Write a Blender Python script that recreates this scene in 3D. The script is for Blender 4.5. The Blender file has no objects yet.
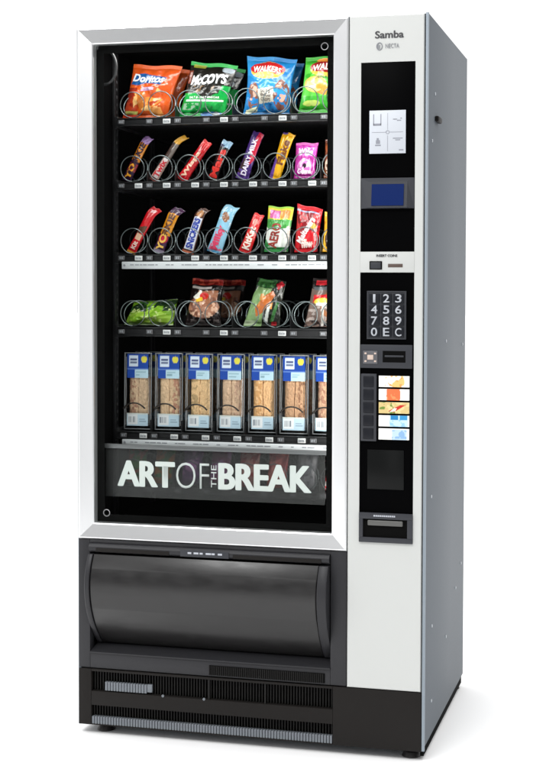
import bpy, bmesh, math, random
import numpy as np
from mathutils import Vector, Matrix, Euler
random.seed(7)
rng = np.random.RandomState(7)
C = bpy.context.scene
COL = C.collection

# ------------------------------------------------------------------ camera
cam_d = bpy.data.cameras.new('camera')
cam = bpy.data.objects.new('camera', cam_d); COL.objects.link(cam)
cam_d.sensor_fit = 'VERTICAL'; cam_d.sensor_height = 24
cam_d.lens = 1337.21/782*24
cam_d.shift_x = -72.2/782; cam_d.shift_y = -52.9/782
cam.location = (1.46387, -3.19613, 1.13048)
cam.rotation_euler = (1.53561, -0.00416, 0.23149)
cam_d.clip_start = 0.05; cam_d.clip_end = 300
C.camera = cam

# ------------------------------------------------------------------ light
C.view_settings.view_transform = 'Standard'; C.view_settings.look = 'None'
C.view_settings.exposure = 0; C.view_settings.gamma = 1
w = bpy.data.worlds.new('World'); C.world = w; w.use_nodes = True
WORLD = 1.15
wn = w.node_tree; bgn = wn.nodes['Background']
# white studio: bright behind the machine and overhead, dimmer room behind the camera
tcw = wn.nodes.new('ShaderNodeTexCoord'); sp = wn.nodes.new('ShaderNodeSeparateXYZ'); wn.links.new(tcw.outputs['Generated'], sp.inputs[0])
def mr(src, a, b, c, d):
    n = wn.nodes.new('ShaderNodeMapRange'); n.interpolation_type = 'SMOOTHSTEP'
    for k, v in zip(('From Min', 'From Max', 'To Min', 'To Max'), (a, b, c, d)): n.inputs[k].default_value = v
    wn.links.new(src, n.inputs['Value']); return n.outputs[0]
def op(kind, a, b):
    n = wn.nodes.new('ShaderNodeMath'); n.operation = kind
    for k, v in enumerate((a, b)):
        if isinstance(v, (int, float)): n.inputs[k].default_value = v
        else: wn.links.new(v, n.inputs[k])
    return n.outputs[0]
fr_ = mr(sp.outputs['Y'], .05, -.45, 0, 1); lo_ = mr(sp.outputs['Z'], .75, .30, 0, 1)
dim = op('SUBTRACT', 1, op('MULTIPLY', op('MULTIPLY', fr_, lo_), .84))
zen = mr(sp.outputs['Z'], .55, .95, 0, 1.15)
wn.links.new(op('ADD', op('MULTIPLY', dim, WORLD), zen), bgn.inputs[1])
bgn.inputs[0].default_value = (1, 1, 1, 1)
def area(name, loc, target, sx, sy, power, col=(1, 1, 1)):
    d = bpy.data.lights.new(name, 'AREA'); d.shape = 'RECTANGLE'; d.size = sx; d.size_y = sy
    d.energy = power; d.color = col
    o = bpy.data.objects.new(name, d); COL.objects.link(o); o.location = loc
    o.rotation_euler = (Vector(target)-Vector(loc)).to_track_quat('-Z', 'Y').to_euler()
    return o
area('softbox_front', (-0.1, -2.0, 3.1), (0.45, 0, 1.7), 1.6, .9, 54)
area('strip_softbox', (0.70, -3.7, 1.25), (0.1, 0, 1.15), .75, 2.2, 7)
area('side_softbox', (-3.3, -2.5, 1.25), (0.6, 0, 1.15), 1.6, 2.4, 26)
area('cabinet_lamp', (0.36, 0.055, 1.752), (0.36, 0.17, 1.2), 0.6, 0.03, 1.3, (1, .98, .95))
area('cabinet_side_lamp', (0.694, 0.045, 1.15), (0.30, 0.20, 1.15), 0.02, 1.1, 2.3, (1, .98, .95))

# ------------------------------------------------------------------ materials
def lin(c):
    c = [v/255 for v in c]
    return tuple((v/12.92 if v <= .04045 else ((v+.055)/1.055)**2.4) for v in c)
MATS = {}
def mat(name, col, rough=.5, metal=0, spec=.5, bump=0, bscale=60, var=0, coat=0, stretch=(1, 1, 1), emit=0):
    if name in MATS: return MATS[name]
    m = bpy.data.materials.new(name); m.use_nodes = True; MATS[name] = m
    nt = m.node_tree; b = nt.nodes['Principled BSDF']
    b.inputs['Base Color'].default_value = (*col, 1); b.inputs['Roughness'].default_value = rough
    b.inputs['Metallic'].default_value = metal; b.inputs['Specular IOR Level'].default_value = spec
    b.inputs['Coat Weight'].default_value = coat
    tc = nt.nodes.new('ShaderNodeTexCoord'); mp = nt.nodes.new('ShaderNodeMapping'); mp.inputs['Scale'].default_value = stretch
    nz = nt.nodes.new('ShaderNodeTexNoise'); nz.inputs['Scale'].default_value = bscale; nz.inputs['Detail'].default_value = 4
    nt.links.new(tc.outputs['Object'], mp.inputs[0]); nt.links.new(mp.outputs[0], nz.inputs['Vector'])
    if var:
        r = nt.nodes.new('ShaderNodeMapRange'); r.inputs['To Min'].default_value = max(0, rough-var); r.inputs['To Max'].default_value = rough+var
        nt.links.new(nz.outputs['Fac'], r.inputs['Value']); nt.links.new(r.outputs[0], b.inputs['Roughness'])
        mx = nt.nodes.new('ShaderNodeMix'); mx.data_type = 'RGBA'
        mx.inputs[6].default_value = (*[c*(1-var*.6) for c in col], 1); mx.inputs[7].default_value = (*[min(1, c*(1+var*.6)) for c in col], 1)
        nt.links.new(nz.outputs['Fac'], mx.inputs[0]); nt.links.new(mx.outputs[2], b.inputs['Base Color'])
    if bump:
        bp = nt.nodes.new('ShaderNodeBump'); bp.inputs['Strength'].default_value = bump; bp.inputs['Distance'].default_value = .002
        nt.links.new(nz.outputs['Fac'], bp.inputs['Height']); nt.links.new(bp.outputs[0], b.inputs['Normal'])
    if emit:
        b.inputs['Emission Color'].default_value = (*col, 1); b.inputs['Emission Strength'].default_value = emit
    return m
def print_mat(name, rough=.35, bump=.25, bscale=45, spec=.5):
    if name in MATS: return MATS[name]
    m = mat(name, (1, 1, 1), rough, 0, spec, bump, bscale)
    nt = m.node_tree; a = nt.nodes.new('ShaderNodeVertexColor'); a.layer_name = 'print'
    nt.links.new(a.outputs[0], nt.nodes['Principled BSDF'].inputs['Base Color'])
    return m
def clear_mat(name, tint, gloss, rough, glosscol=(1, 1, 1)):
    m = bpy.data.materials.new(name); m.use_nodes = True; MATS[name] = m; nt = m.node_tree
    out = nt.nodes['Material Output']; nt.nodes.remove(nt.nodes['Principled BSDF'])
    t = nt.nodes.new('ShaderNodeBsdfTransparent'); t.inputs[0].default_value = (*tint, 1)
    g = nt.nodes.new('ShaderNodeBsdfGlossy'); g.inputs['Roughness'].default_value = rough; g.inputs[0].default_value = (*glosscol, 1)
    lw = nt.nodes.new('ShaderNodeLayerWeight'); lw.inputs[0].default_value = .25
    mt = nt.nodes.new('ShaderNodeMath'); mt.operation = 'MULTIPLY_ADD'; mt.inputs[1].default_value = gloss*2; mt.inputs[2].default_value = gloss
    mx = nt.nodes.new('ShaderNodeMixShader')
    nt.links.new(lw.outputs['Facing'], mt.inputs[0]); nt.links.new(mt.outputs[0], mx.inputs[0])
    nt.links.new(t.outputs[0], mx.inputs[1]); nt.links.new(g.outputs[0], mx.inputs[2]); nt.links.new(mx.outputs[0], out.inputs[0])
    return m
M_floor = mat('white_floor', (.93, .93, .93), .7, 0, .2)
M_alu = mat('brushed_aluminium', (.84, .85, .86), .30, .85, .5, 0, 8, .012, stretch=(1, 1, 60))
M_panel = mat('white_silver_paint', (.55, .562, .548), .42, .0, .35, .02, 300, .02)
M_side = mat('blue_grey_metallic_paint', (.100, .115, .132), .5, .0, .16, .03, 250, .04)
M_edge = mat('light_blue_grey_edge', (.26, .30, .34), .5, .1, .2)
M_gap = mat('black_gap', (.004, .004, .004), .9, 0, .05)
M_in = mat('black_lining', (.002, .002, .0022), .8, 0, .03, .05, 30, .1)
M_black = mat('black_gloss_panel', (.0014, .0014, .0016), .4, 0, .015, 0, 20, .03)
M_plast = mat('charcoal_textured_plastic', (.024, .024, .027), .45, 0, .3, .12, 500, .06)
M_plast2 = mat('brown_black_kick_plastic', (.0115, .010, .0092), .55, 0, .16, .12, 400, .08)
M_drum = mat('charcoal_satin_drum', (.0125, .0120, .0122), .36, 0, .55, .12, 22, .14, stretch=(1, 1, 3))
M_grille = mat('grille_plastic', (.007, .0065, .006), .5, 0, .25)
M_ridge = mat('grey_ridges_and_lit_slats', (.17, .185, .205), .55, .1, .25)
M_rail = mat('black_rail', (.012, .012, .013), .35, 0, .4, .1, 80, .1)
M_strip = mat('silver_label_strip', (.62, .64, .66), .4, .2)
M_wire = mat('spiral_wire', (.17, .20, .205), .28, .9)
M_wire_d = mat('dark_wire_and_notch_arc', (.03, .025, .022), .35, .5)
M_rivet = mat('rivet_pale', (.5, .53, .56), .4, .5)
M_white = mat('white_print', (.52, .53, .53), .5)
M_tagg = mat('grey_tag', (.09, .09, .095), .5, .2)
M_dark = mat('dark_print', (.03, .03, .035), .5)
M_grey = mat('grey_print', (.22, .23, .25), .5)
M_panelg = mat('dark_grey_bezel', (.036, .038, .045), .45, 0, .3, .05, 200, .04)
M_screen = mat('blue_lcd', (.003, .014, .085), .35, 0, .08, emit=.15)
M_glass = clear_mat('window_glass', (.97, .98, .975), .002, .02)
M_film = clear_mat('clear_plastic_tray', (.80, .82, .84), .10, .12)
def smoked(name):
    m = mat(name, (.040, .041, .041), .28, 0, .4); nt = m.node_tree
    t = nt.nodes.new('ShaderNodeBsdfTransparent'); t.inputs[0].default_value = (.9, .9, .9, 1); mx = nt.nodes.new('ShaderNodeMixShader'); mx.inputs[0].default_value = .50
    nt.links.new(t.outputs[0], mx.inputs[1]); nt.links.new(nt.nodes['Principled BSDF'].outputs[0], mx.inputs[2]); nt.links.new(mx.outputs[0], nt.nodes['Material Output'].inputs[0])
    return m
M_sign = smoked('smoked_sign_plate')
M_rubber = mat('rubber_foot', (.01, .008, .008), .5)

# ------------------------------------------------------------------ mesh helpers
def box(bm, x0, x1, y0, y1, z0, z1, bev=0, seg=2):
    r = bmesh.ops.create_cube(bm, size=1)
    vs = r['verts']
    for v in vs:
        v.co = Vector(((x0+x1)/2+v.co.x*(x1-x0), (y0+y1)/2+v.co.y*(y1-y0), (z0+z1)/2+v.co.z*(z1-z0)))
    if bev:
        es = list({e for v in vs for e in v.link_edges})
        bmesh.ops.bevel(bm, geom=es, offset=bev, segments=seg, affect='EDGES', profile=.5)
def cyl(bm, c, axis, r, h, n=24, r2=None):
    m = Vector(axis).to_track_quat('Z', 'Y').to_matrix().to_4x4()
    bmesh.ops.create_cone(bm, cap_ends=True, segments=n, radius1=r, radius2=r if r2 is None else r2, depth=h, matrix=Matrix.Translation(c) @ m)
def tube(bm, pts, r, n=6, closed=False):
    pts = [Vector(p) for p in pts]; rings = []
    N = len(pts)
    up = Vector((0, 0, 1)); prev = None
    for i, p in enumerate(pts):
        a = pts[(i-1) % N] if closed or i > 0 else p; b = pts[(i+1) % N] if closed or i < N-1 else p
        t = (b-a).normalized()
        if prev is None:
            prev = t.orthogonal().normalized()
        prev = (prev-t*prev.dot(t)).normalized(); s = t.cross(prev)
        rings.append([bm.verts.new(p+(prev*math.cos(2*math.pi*k/n)+s*math.sin(2*math.pi*k/n))*r) for k in range(n)])
    for i in range(N if closed else N-1):
        A, B = rings[i], rings[(i+1) % N]
        for k in range(n):
            bm.faces.new((A[k], A[(k+1) % n], B[(k+1) % n], B[k]))
    if not closed:
        bm.faces.new(rings[0][::-1]); bm.faces.new(rings[-1])
def link(name, me, m, parent=None, loc=(0, 0, 0)):
    o = bpy.data.objects.new(name, me); COL.objects.link(o)
    if m: me.materials.append(m)
    o.location = loc
    if parent:
        o.parent = parent
        if parent.type == 'EMPTY' and parent.get('category'):
            o.matrix_parent_inverse = Matrix.Translation(-Vector(parent.location))
    return o
def obj(name, bm, m, parent=None, loc=(0, 0, 0), smooth=True):
    bmesh.ops.recalc_face_normals(bm, faces=bm.faces[:])
    me = bpy.data.meshes.new(name); bm.to_mesh(me); bm.free()
    if smooth:
        for p in me.polygons: p.use_smooth = True
        me.set_sharp_from_angle(angle=math.radians(35))
    return link(name, me, m, parent, loc)
def thing(name, label, cat, loc, group=None):
    o = bpy.data.objects.new(name, None); COL.objects.link(o); o.location = loc; o.empty_display_size = .05
    o['label'] = label; o['category'] = cat
    if group: o['group'] = group
    return o
def text_mesh(s, bold=0.0, spacing=1.0, shear=0):
    cu = bpy.data.curves.new('t', 'FONT'); cu.body = s; cu.size = 1; cu.offset = bold; cu.space_character = spacing; cu.shear = shear
    cu.resolution_u = 4
    o = bpy.data.objects.new('t', cu); COL.objects.link(o)
    dg = bpy.context.evaluated_depsgraph_get(); me = bpy.data.meshes.new_from_object(o.evaluated_get(dg))
    bpy.data.objects.remove(o); bpy.data.curves.remove(cu)
    bm = bmesh.new(); bm.from_mesh(me); bpy.data.meshes.remove(me)
    bmesh.ops.remove_doubles(bm, verts=bm.verts[:], dist=1e-5)
    xs = [v.co.x for v in bm.verts]; ys = [v.co.y for v in bm.verts]
    x0, x1, y0, y1 = min(xs), max(xs), min(ys), max(ys)
    for v in bm.verts: v.co = Vector(((v.co.x-x0)/(x1-x0)-.5, (v.co.y-y0)/(y1-y0)-.5, 0))
    return bm
def flat_text(s, x0, x1, z0, z1, y, m, parent, bold=0.0, spacing=1.0, rot=0, name='lettering', thick=.0006, fat=0):
    bm = text_mesh(s, bold, spacing)
    if fat:      # heavier strokes: the same letters laid over themselves, each a hair further back
        me0 = bpy.data.meshes.new('t'); bm.to_mesh(me0); h = (z1-z0); wd = (x1-x0)
        for k in range(8):
            n0 = len(bm.verts); bm.from_mesh(me0); bm.verts.ensure_lookup_table()
            for v in bm.verts[n0:]: v.co.x += fat*h/wd*math.cos(k*math.pi/4); v.co.y += fat*.45*math.sin(k*math.pi/4); v.co.z = (k+1)*.00003
        bpy.data.meshes.remove(me0)
    for v in bm.verts:
        a, b = v.co.x, v.co.y
        if rot: a, b = -b, a
        v.co = Vector(((x0+x1)/2+a*(x1-x0), y+v.co.z, (z0+z1)/2+b*(z1-z0)))
    r = bmesh.ops.extrude_face_region(bm, geom=bm.faces[:]) if not fat else {'geom': []}
    for g in r['geom']:
        if isinstance(g, bmesh.types.BMVert): g.co.y -= thick
    return obj(name, bm, m, parent, smooth=False)

# ------------------------------------------------------------------ setting
bm = bmesh.new(); box(bm, -60, 60, -2.7, 60, -.06, -.022)
o = obj('floor', bm, M_floor, smooth=False); o['kind'] = 'structure'

# ------------------------------------------------------------------ machine
W, D, H = .9135, .66, 1.80
VM = thing('vending_machine', 'tall silver and black snack vending machine with glass front and keypad column', 'vending machine', (W/2, D/2, -.022))
PX, PR = .7185, .9045      # front panel x range
# outer casing: left, back, top, bottom sheets
bm = bmesh.new()
box(bm, .0, .008, .004, D-.003, .0, H-.004, .001)
box(bm, .009, W-.0085, D-.012, D-.001, 0, H-.004)
box(bm, .001, W-.0075, .006, D-.002, H-.012, H-.0005, .0012)
box(bm, .009, W-.009, .02, D-.013, .0, .006)
obj('cabinet', bm, M_side, VM)
bm = bmesh.new(); box(bm, W-.006, W, .006, D, .012, H, .0015)
side = obj('side_panel', bm, M_side, VM)
bm = bmesh.new(); box(bm, W-.0062, W+.0008, -.001, .0055, .004, H+.0008, .001)
obj('corner_trim', bm, M_edge, VM)
bm = bmesh.new(); box(bm, W-.012, W-.003, .012, D-.01, -.012, .0115, .001)
obj('base_rail', bm, M_gap, VM)
# rivets on the side
for (y, z) in ((.10, .29), (.50, .30), (.33, .205), (.10, .10), (.10, 1.62), (.06, 1.50), (.60, .98), (.30, 1.0), (.08, .62), (.60, .35)):
    bm = bmesh.new(); cyl(bm, (W+.0008, y, z), (1, 0, 0), .0042, .0022, 14); obj('rivet', bm, M_rivet, side)
bm = bmesh.new(); box(bm, W, W+.010, .10, .155, 1.552, 1.566, .003); obj('side_catch', bm, M_plast2, side)
# dark lining of the gap between front panel and side
bm = bmesh.new(); box(bm, .9052, .907, .006, .05, .002, H-.002); obj('door_gap', bm, M_gap, VM, smooth=False)
# interior lining
XL, XR, YB = .036, .700, .60
bm = bmesh.new()
box(bm, .009, XL, .03, YB, .49, 1.78); box(bm, XR, .717, .03, YB, .49, 1.78)
box(bm, XL, XR, YB, YB+.01, .49, 1.78); box(bm, XL, XR, .02, YB, 1.765, 1.780); box(bm, XL, XR, .02, YB, .49, .515)
obj('interior_lining', bm, M_in, VM, smooth=False)
# rack posts with slots
for x, y in ((XL+.002, .155), (XL+.002, .42)):
    bm = bmesh.new(); box(bm, x, x+.008, y-.012, y+.012, .52, 1.76, .001)
    p = obj('rack_post', bm, M_rail, VM)
    bm = bmesh.new()
    for k in range(60): box(bm, x+.0081, x+.0086, y-.003, y+.003, .56+k*.02, .568+k*.02)
    obj('post_slots', bm, M_tagg, p, smooth=False)
bm = bmesh.new()
for x in (.0405,): box(bm, x, x+.004, .035, .06, .52, 1.76, .001)
obj('door_seal', bm, M_rail, VM)
# door frame, mitred
def frame_mesh(x0, x1, z0, z1, prof):
    bm = bmesh.new(); rings = []
    for off, y in prof:
        rings.append([bm.verts.new(c) for c in ((x0+off, y, z0+off), (x1-off, y, z0+off), (x1-off, y, z1-off), (x0+off, y, z1-off))])
    for a, b in zip(rings, rings[1:]):
        for k in range(4): bm.faces.new((a[k], a[(k+1) % 4], b[(k+1) % 4], b[k]))
    return bm
bm = frame_mesh(.002, .7165, .4875, 1.7985, [(0, .03), (0, .004), (.0008, .0012), (.0025, -.0004), (.0045, -.0008), (.0375, .0085), (.0400, .0100), (.0408, .0135), (.0408, .03)])
obj('door_frame', bm, M_alu, VM, smooth=False)
bm = frame_mesh(.0025, .716, .488, 1.798, [(-.001, .032), (.06, .032)]); obj('frame_backing', bm, M_gap, VM, smooth=False)
bm = bmesh.new(); box(bm, .040, .682, .0145, .0185, .525, 1.760)
win = obj('window', bm, M_glass, VM, smooth=False)
for (x, z) in ((.0755, .5544), (.6529, 1.7314)):
    bm = bmesh.new(); tube(bm, [(x+.0085*math.cos(a*math.pi/16), .0135, z+.0085*math.sin(a*math.pi/16)) for a in range(32)], .0011, 6, True)
    obj('lock_ring', bm, mat('ring_grey', (.3, .3, .31), .4, .5), win)
# cable loop
pts = []
for k in range(40):
    a = math.radians(110-k*6.2); pts.append((.056+.035*math.cos(a), .035+.0006*k, 1.708+.045*math.sin(a)))
bm = bmesh.new(); tube(bm, [(.046, .03, 1.762)]+pts, .0035, 8); obj('cable', bm, mat('cable_rubber', (.035, .035, .037), .35), VM)

# front panel (white) with an opening
bm = frame_mesh(PX, PR, .1495, 1.7985, [(0, .03), (0, .003), (.0008, .0008), (.0025, -.0005), (.028, -.0008)])
# replace inner ring to match the opening exactly
inner = sorted(bm.verts, key=lambda v: v.index)
bm.verts.ensure_lookup_table()
for v, (x, z) in zip(bm.verts[-4:], ((.7480, .5140), (.8826, .5140), (.8826, 1.6855), (.7480, 1.6855))): v.co = Vector((x, -.0006, z))
last = list(bm.verts[-4:])
nw = [bm.verts.new((v.co.x, .004, v.co.z)) for v in last]
for k in range(4): bm.faces.new((last[k], last[(k+1) % 4], nw[(k+1) % 4], nw[k]))
fp = obj('front_panel', bm, M_panel, VM)
flat_text('Samba', .7830, .8530, 1.7425, 1.7600, -.0016, M_dark, fp, .010, fat=.03)
flat_text('NECTA', .8085, .8420, 1.7185, 1.7290, -.0016, M_grey, fp, .0, 1.05)
bm = bmesh.new()
tube(bm, [(.7935+.0068*math.cos(a*math.pi/10), -.0012, 1.7232+.0085*math.sin(a*math.pi/10)) for a in range(20)], .0012, 6, True)
box(bm, .7885, .7915, -.0016, -.0008, 1.7165, 1.7290); box(bm, .7925, .7950, -.0016, -.0008, 1.7180, 1.7265); 
obj('emblem', bm, M_grey, fp)
# black control panel
bm = bmesh.new(); box(bm, .7478, .8828, .0025, .02, .5138, 1.6857)
box(bm, .7483, .8823, .0012, .003, 1.4085, 1.6853, .0008); cpnl = obj('control_panel', bm, M_black, VM)
# notice card
bm = bmesh.new(); box(bm, .7695, .8595, -.0014, .001, 1.4645, 1.5688, .0006)
card = obj('notice_card', bm, mat('pale_card', (.56, .59, .64), .45, 0, .4), VM)
bm = bmesh.new()
def dash(x0, x1, z0, z1, y=-.0018): box(bm, x0, x1, y, y+.0005, z0, z1)
for (x, z) in ((.785, 1.541), (.842, 1.545), (.790, 1.492), (.842, 1.500)):
    pass
dash(.779, .781, 1.534, 1.560); dash(.797, .799, 1.534, 1.560); dash(.779, .799, 1.532, 1.537)
dash(.828, .838, 1.546, 1.548); dash(.838, .848, 1.543, 1.545); dash(.846, .850, 1.548, 1.550)
dash(.786, .796, 1.488, 1.497); dash(.788, .793, 1.497, 1.502); dash(.784, .798, 1.483, 1.486)
dash(.828, .852, 1.500, 1.502); dash(.834, .846, 1.496, 1.498); dash(.843, .854, 1.471, 1.474)
dash(.776, .812, 1.5155, 1.5163); dash(.820, .853, 1.5155, 1.5163); dash(.8145, .8153, 1.47, 1.508); dash(.8145, .8153, 1.522, 1.562)
obj('card_drawings', bm, mat('card_ink', (.25, .26, .30), .5), card, smooth=False)
bm = bmesh.new(); tube(bm, [(.8149+.004*math.cos(a*math.pi/8), -.0016, 1.5159+.004*math.sin(a*math.pi/8)) for a in range(16)], .0006, 6, True)
obj('card_mark', bm, MATS['card_ink'], card)
# display: sloped bezel
bm = bmesh.new()
oz0, oz1, ox0, ox1 = 1.3312, 1.4076, .7490, .8815
a = [bm.verts.new(c) for c in ((ox0, .0005, oz0), (ox1, .0005, oz0), (ox1, .0005, oz1-.002), (ox0, .0005, oz1-.002))]
b = [bm.verts.new(c) for c in ((.7690, -.008, 1.3330), (.8640, -.008, 1.3330), (.8640, .0000, 1.3965), (.7690, .0000, 1.3965))]
for k in range(4): bm.faces.new((a[k], a[(k+1) % 4], b[(k+1) % 4], b[k]))
bm.faces.new(b)
dsp = obj('display', bm, M_panelg, VM, smooth=False)
def on_disp(u, z, d=0): return (u, -.008+(z-1.333)/(.0635)*.008-d, z)
bm = bmesh.new()
q = [on_disp(.7765, 1.3380, .0012), on_disp(.8560, 1.3380, .0012), on_disp(.8560, 1.3905, .0012), on_disp(.7765, 1.3905, .0012)]
bm.faces.new([bm.verts.new(c) for c in q]); r = bmesh.ops.extrude_face_region(bm, geom=bm.faces[:])
for g in r['geom']:
    if isinstance(g, bmesh.types.BMVert): g.co.y -= .0006
obj('screen', bm, M_screen, dsp, smooth=False)
# coin strip
bm = bmesh.new(); box(bm, .7482, .8824, -.0012, .003, 1.1761, 1.2265, .0006)
cs = obj('coin_plate', bm, M_panel, VM)
flat_text('INSERT COINS', .7885, .8405, 1.2140, 1.2200, -.0018, M_dark, cs, .02)
bm = bmesh.new(); box(bm, .7715, .8030, -.0030, -.001, 1.1830, 1.2035, .001); q = obj('coin_slot', bm, M_gap, cs)
bm = bmesh.new(); box(bm, .7745, .8000, -.0036, -.003, 1.1855, 1.2010, .0005); obj('coin_slot_face', bm, M_panelg, q)
bm = bmesh.new(); box(bm, .8175, .8540, -.0018, -.001, 1.1885, 1.1970, .0004); obj('return_slot', bm, mat('slot_brown', (.09, .06, .05), .5), cs)
# keypad
bm = bmesh.new(); box(bm, .7657, .8632, -.0015, .003, 1.0135, 1.1310, .001)
for x0, x1, z0, z1 in ((.7657, .8632, 1.0135, 1.0165), (.7657, .8632, 1.1280, 1.1310), (.7657, .7685, 1.0165, 1.1280), (.8604, .8632, 1.0165, 1.1280)):
    box(bm, x0, x1, -.003, -.0014, z0, z1, .0005)
kp = obj('keypad', bm, M_panelg, VM)
M_key = mat('key_dark', (.010, .011, .015), .4, 0, .2)
M_num = mat('key_lettering', (.42, .44, .48), .45)
rows = ['123', '456', '789', '0EC']
for r_ in range(4):
    for c_ in range(3):
        cx = .7845+c_*.0300; cz = 1.1130-r_*.0273
        bm = bmesh.new(); box(bm, cx-.0135, cx+.0135, -.0042, -.0014, cz-.0122, cz+.0122, .0015)
        k = obj('key', bm, M_key, kp)
        s = rows[r_][c_]; hw = .0078 if s != '1' else .0030
        flat_text(s, cx-hw, cx+hw, cz-.0102, cz+.0102, -.0047, M_num, k, .012)
# coin return / reader unit
bm = bmesh.new(); box(bm, .7500, .8790, -.0035, .003, .9425, 1.0000, .0015)
rd = obj('coin_unit', bm, M_panelg, VM)
bm = bmesh.new(); box(bm, .7570, .7935, -.0052, -.0034, .9530, .9845, .0012)
rb = obj('reject_button', bm, mat('button_grey', (.12, .12, .13), .35, .2), rd)
bm = bmesh.new(); box(bm, .768, .783, -.0062, -.0050, .963, .975, .001)
for dx, dz in ((-1, -1), (-1, 1), (1, -1), (1, 1)): box(bm, .7755+dx*.012-.0025, .7755+dx*.012+.0025, -.0060, -.0050, .969+dz*.0095-.002, .969+dz*.0095+.002)
obj('button_symbol', bm, mat('button_symbol', (.60, .47, .40), .4), rb)
bm = bmesh.new(); box(bm, .8060, .8625, -.0039, -.0030, .9570, .9850); q = obj('coin_opening', bm, M_gap, rd, smooth=False)
bm = bmesh.new(); box(bm, .8110, .8580, -.0050, -.0038, .9700, .9745, .0008); obj('opening_lip', bm, M_panelg, q)
# selector buttons and product cards
bm = bmesh.new(); box(bm, .7515, .7905, -.0030, .003, .7630, .9285, .001)
sb = obj('selector_strip', bm, M_panelg, VM)
for k in range(5):
    z = .9095-k*.0320
    bm = bmesh.new(); box(bm, .7580, .7838, -.0045, -.0028, z-.0130, z+.0130, .0015); obj('selector_button', bm, M_key, sb)
# service window (dark) and coin tray
bm = bmesh.new(); box(bm, .7680, .8590, .0008, .0026, .6450, .7420, .0004)
obj('dark_window', bm, mat('smoked_window', (.006, .0065, .0065), .3, 0, .12), VM)
bm = bmesh.new()
for x0, x1, z0, z1 in ((.7484, .8822, .5140, .5265), (.7484, .8822, .5720, .5870), (.7484, .7585, .5265, .5720), (.8690, .8822, .5265, .5720)):
    box(bm, x0, x1, -.0055, .003, z0, z1, .0012)
box(bm, .7586, .8689, .0018, .0035, .5266, .5719)
tr = obj('coin_tray', bm, M_panelg, VM)
bm = bmesh.new(); box(bm, .7586, .8689, -.0002, .0017, .5266, .5719); obj('tray_opening', bm, M_gap, tr, smooth=False)
bm = bmesh.new(); box(bm, .7700, .8580, -.0050, -.0004, .5555, .5690, .0025, 3); obj('tray_flap', bm, mat('flap_grey', (.10, .10, .095), .4, 0, .5), tr)
bm = bmesh.new()
for k in range(11): box(bm, .7855+k*.005, .7893+k*.005, -.0060, -.0054, .5783, .5822)
obj('tray_label', bm, mat('label_pale', (.45, .47, .52), .5), tr, smooth=False)

# ------------------------------------------------------------------ delivery section
bm = bmesh.new()
YH = .003
box(bm, .0025, .0330, YH, .03, .1505, .4865, .0015)
box(bm, .6755, .7165, YH, .03, .1505, .4865, .0015)
box(bm, .0332, .6753, YH+.0005, .03, .4775, .4865, .0008)
box(bm, .0332, .6753, YH+.0005, .03, .1505, .1895, .0008)
hs = obj('delivery_frame', bm, M_plast, VM)
bm = bmesh.new(); box(bm, .033, .676, .085, .095, .19, .478); box(bm, .033, .676, .031, .085, .17, .189)
obj('delivery_recess', bm, M_gap, VM, smooth=False)
# top bar with recessed grip plaque
bm = bmesh.new()
prof = [(.02, .4772), (.004, .4772), (-.004, .4745), (-.0085, .469), (-.0085, .459), (-.004, .4545), (.004, .4525), (.02, .4525)]
A = [bm.verts.new((.0345, y, z)) for y, z in prof]; B = [bm.verts.new((.6740, y, z)) for y, z in prof]
for k in range(len(prof)-1): bm.faces.new((A[k], A[k+1], B[k+1], B[k]))
bm.faces.new(A); bm.faces.new(B[::-1])
hb = obj('handle_bar', bm, M_plast, VM)
for x0, x1 in ((.055, .255), (.425, .655)):
    bm = bmesh.new(); box(bm, x0, x1, -.0102, -.0082, .4565, .4665, .0010); obj('bar_groove', bm, M_plast2, hb)
bm = bmesh.new(); box(bm, .285, .415, -.0108, -.0082, .4555, .4730, .0015); gp = obj('grip_plaque', bm, M_panelg, hb)
bm = bmesh.new()
for k, wd in enumerate((.012, .016, .010, .018, .010, .014)): box(bm, .306+k*.0160, .306+k*.0160+wd*.8, -.0114, -.0107, .4635, .4680)
obj('plaque_lettering', bm, MATS['label_pale'], gp, smooth=False)
def dy(z):
    return -.036+(4.2 if z > .372 else 3.1)*(z-.372)**2
zs = [.4500-k*(.4500-.2075)/40 for k in range(41)]
def strip_mesh(x0, x1, off, thick, lo=0, hi=41):
    bm = bmesh.new()
    sec = [(dy(z)-off, z) for z in zs[lo:hi]]
    sec += [(y+thick, z) for y, z in sec[::-1]]
    xs = [x0, x0+.002, x1-.002, x1] if x1-x0 > .01 else [x0, x1]
    R = [[bm.verts.new((x, y+(.0015 if i in (0, len(xs)-1) and j < len(sec)//2 else 0), z)) for j, (y, z) in enumerate(sec)] for i, x in enumerate(xs)]
    for P, Q in zip(R, R[1:]):
        for k in range(len(sec)): bm.faces.new((P[k], P[(k+1) % len(sec)], Q[(k+1) % len(sec)], Q[k]))
    bm.faces.new(R[0]); bm.faces.new(R[-1][::-1])
    return bm
obj('delivery_door', strip_mesh(.0500, .6480, 0, .012), M_drum, VM)
obj('door_cheek', strip_mesh(.0350, .0478, .003, .05), M_plast, VM)
obj('door_cheek', strip_mesh(.6502, .6735, .004, .05), M_plast, VM)
# sill
bm = bmesh.new()
prof = [(.001, .1895), (.0, .1930), (.050, .2040), (.08, .2040), (.08, .1895)]
A = [bm.verts.new((.0335, y, z)) for y, z in prof]; B = [bm.verts.new((.6750, y, z)) for y, z in prof]
for k in range(len(prof)): bm.faces.new((A[k], A[(k+1) % 5], B[(k+1) % 5], B[k]))
bm.faces.new(A); bm.faces.new(B[::-1])
obj('sill', bm, M_plast, VM, smooth=False)
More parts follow.
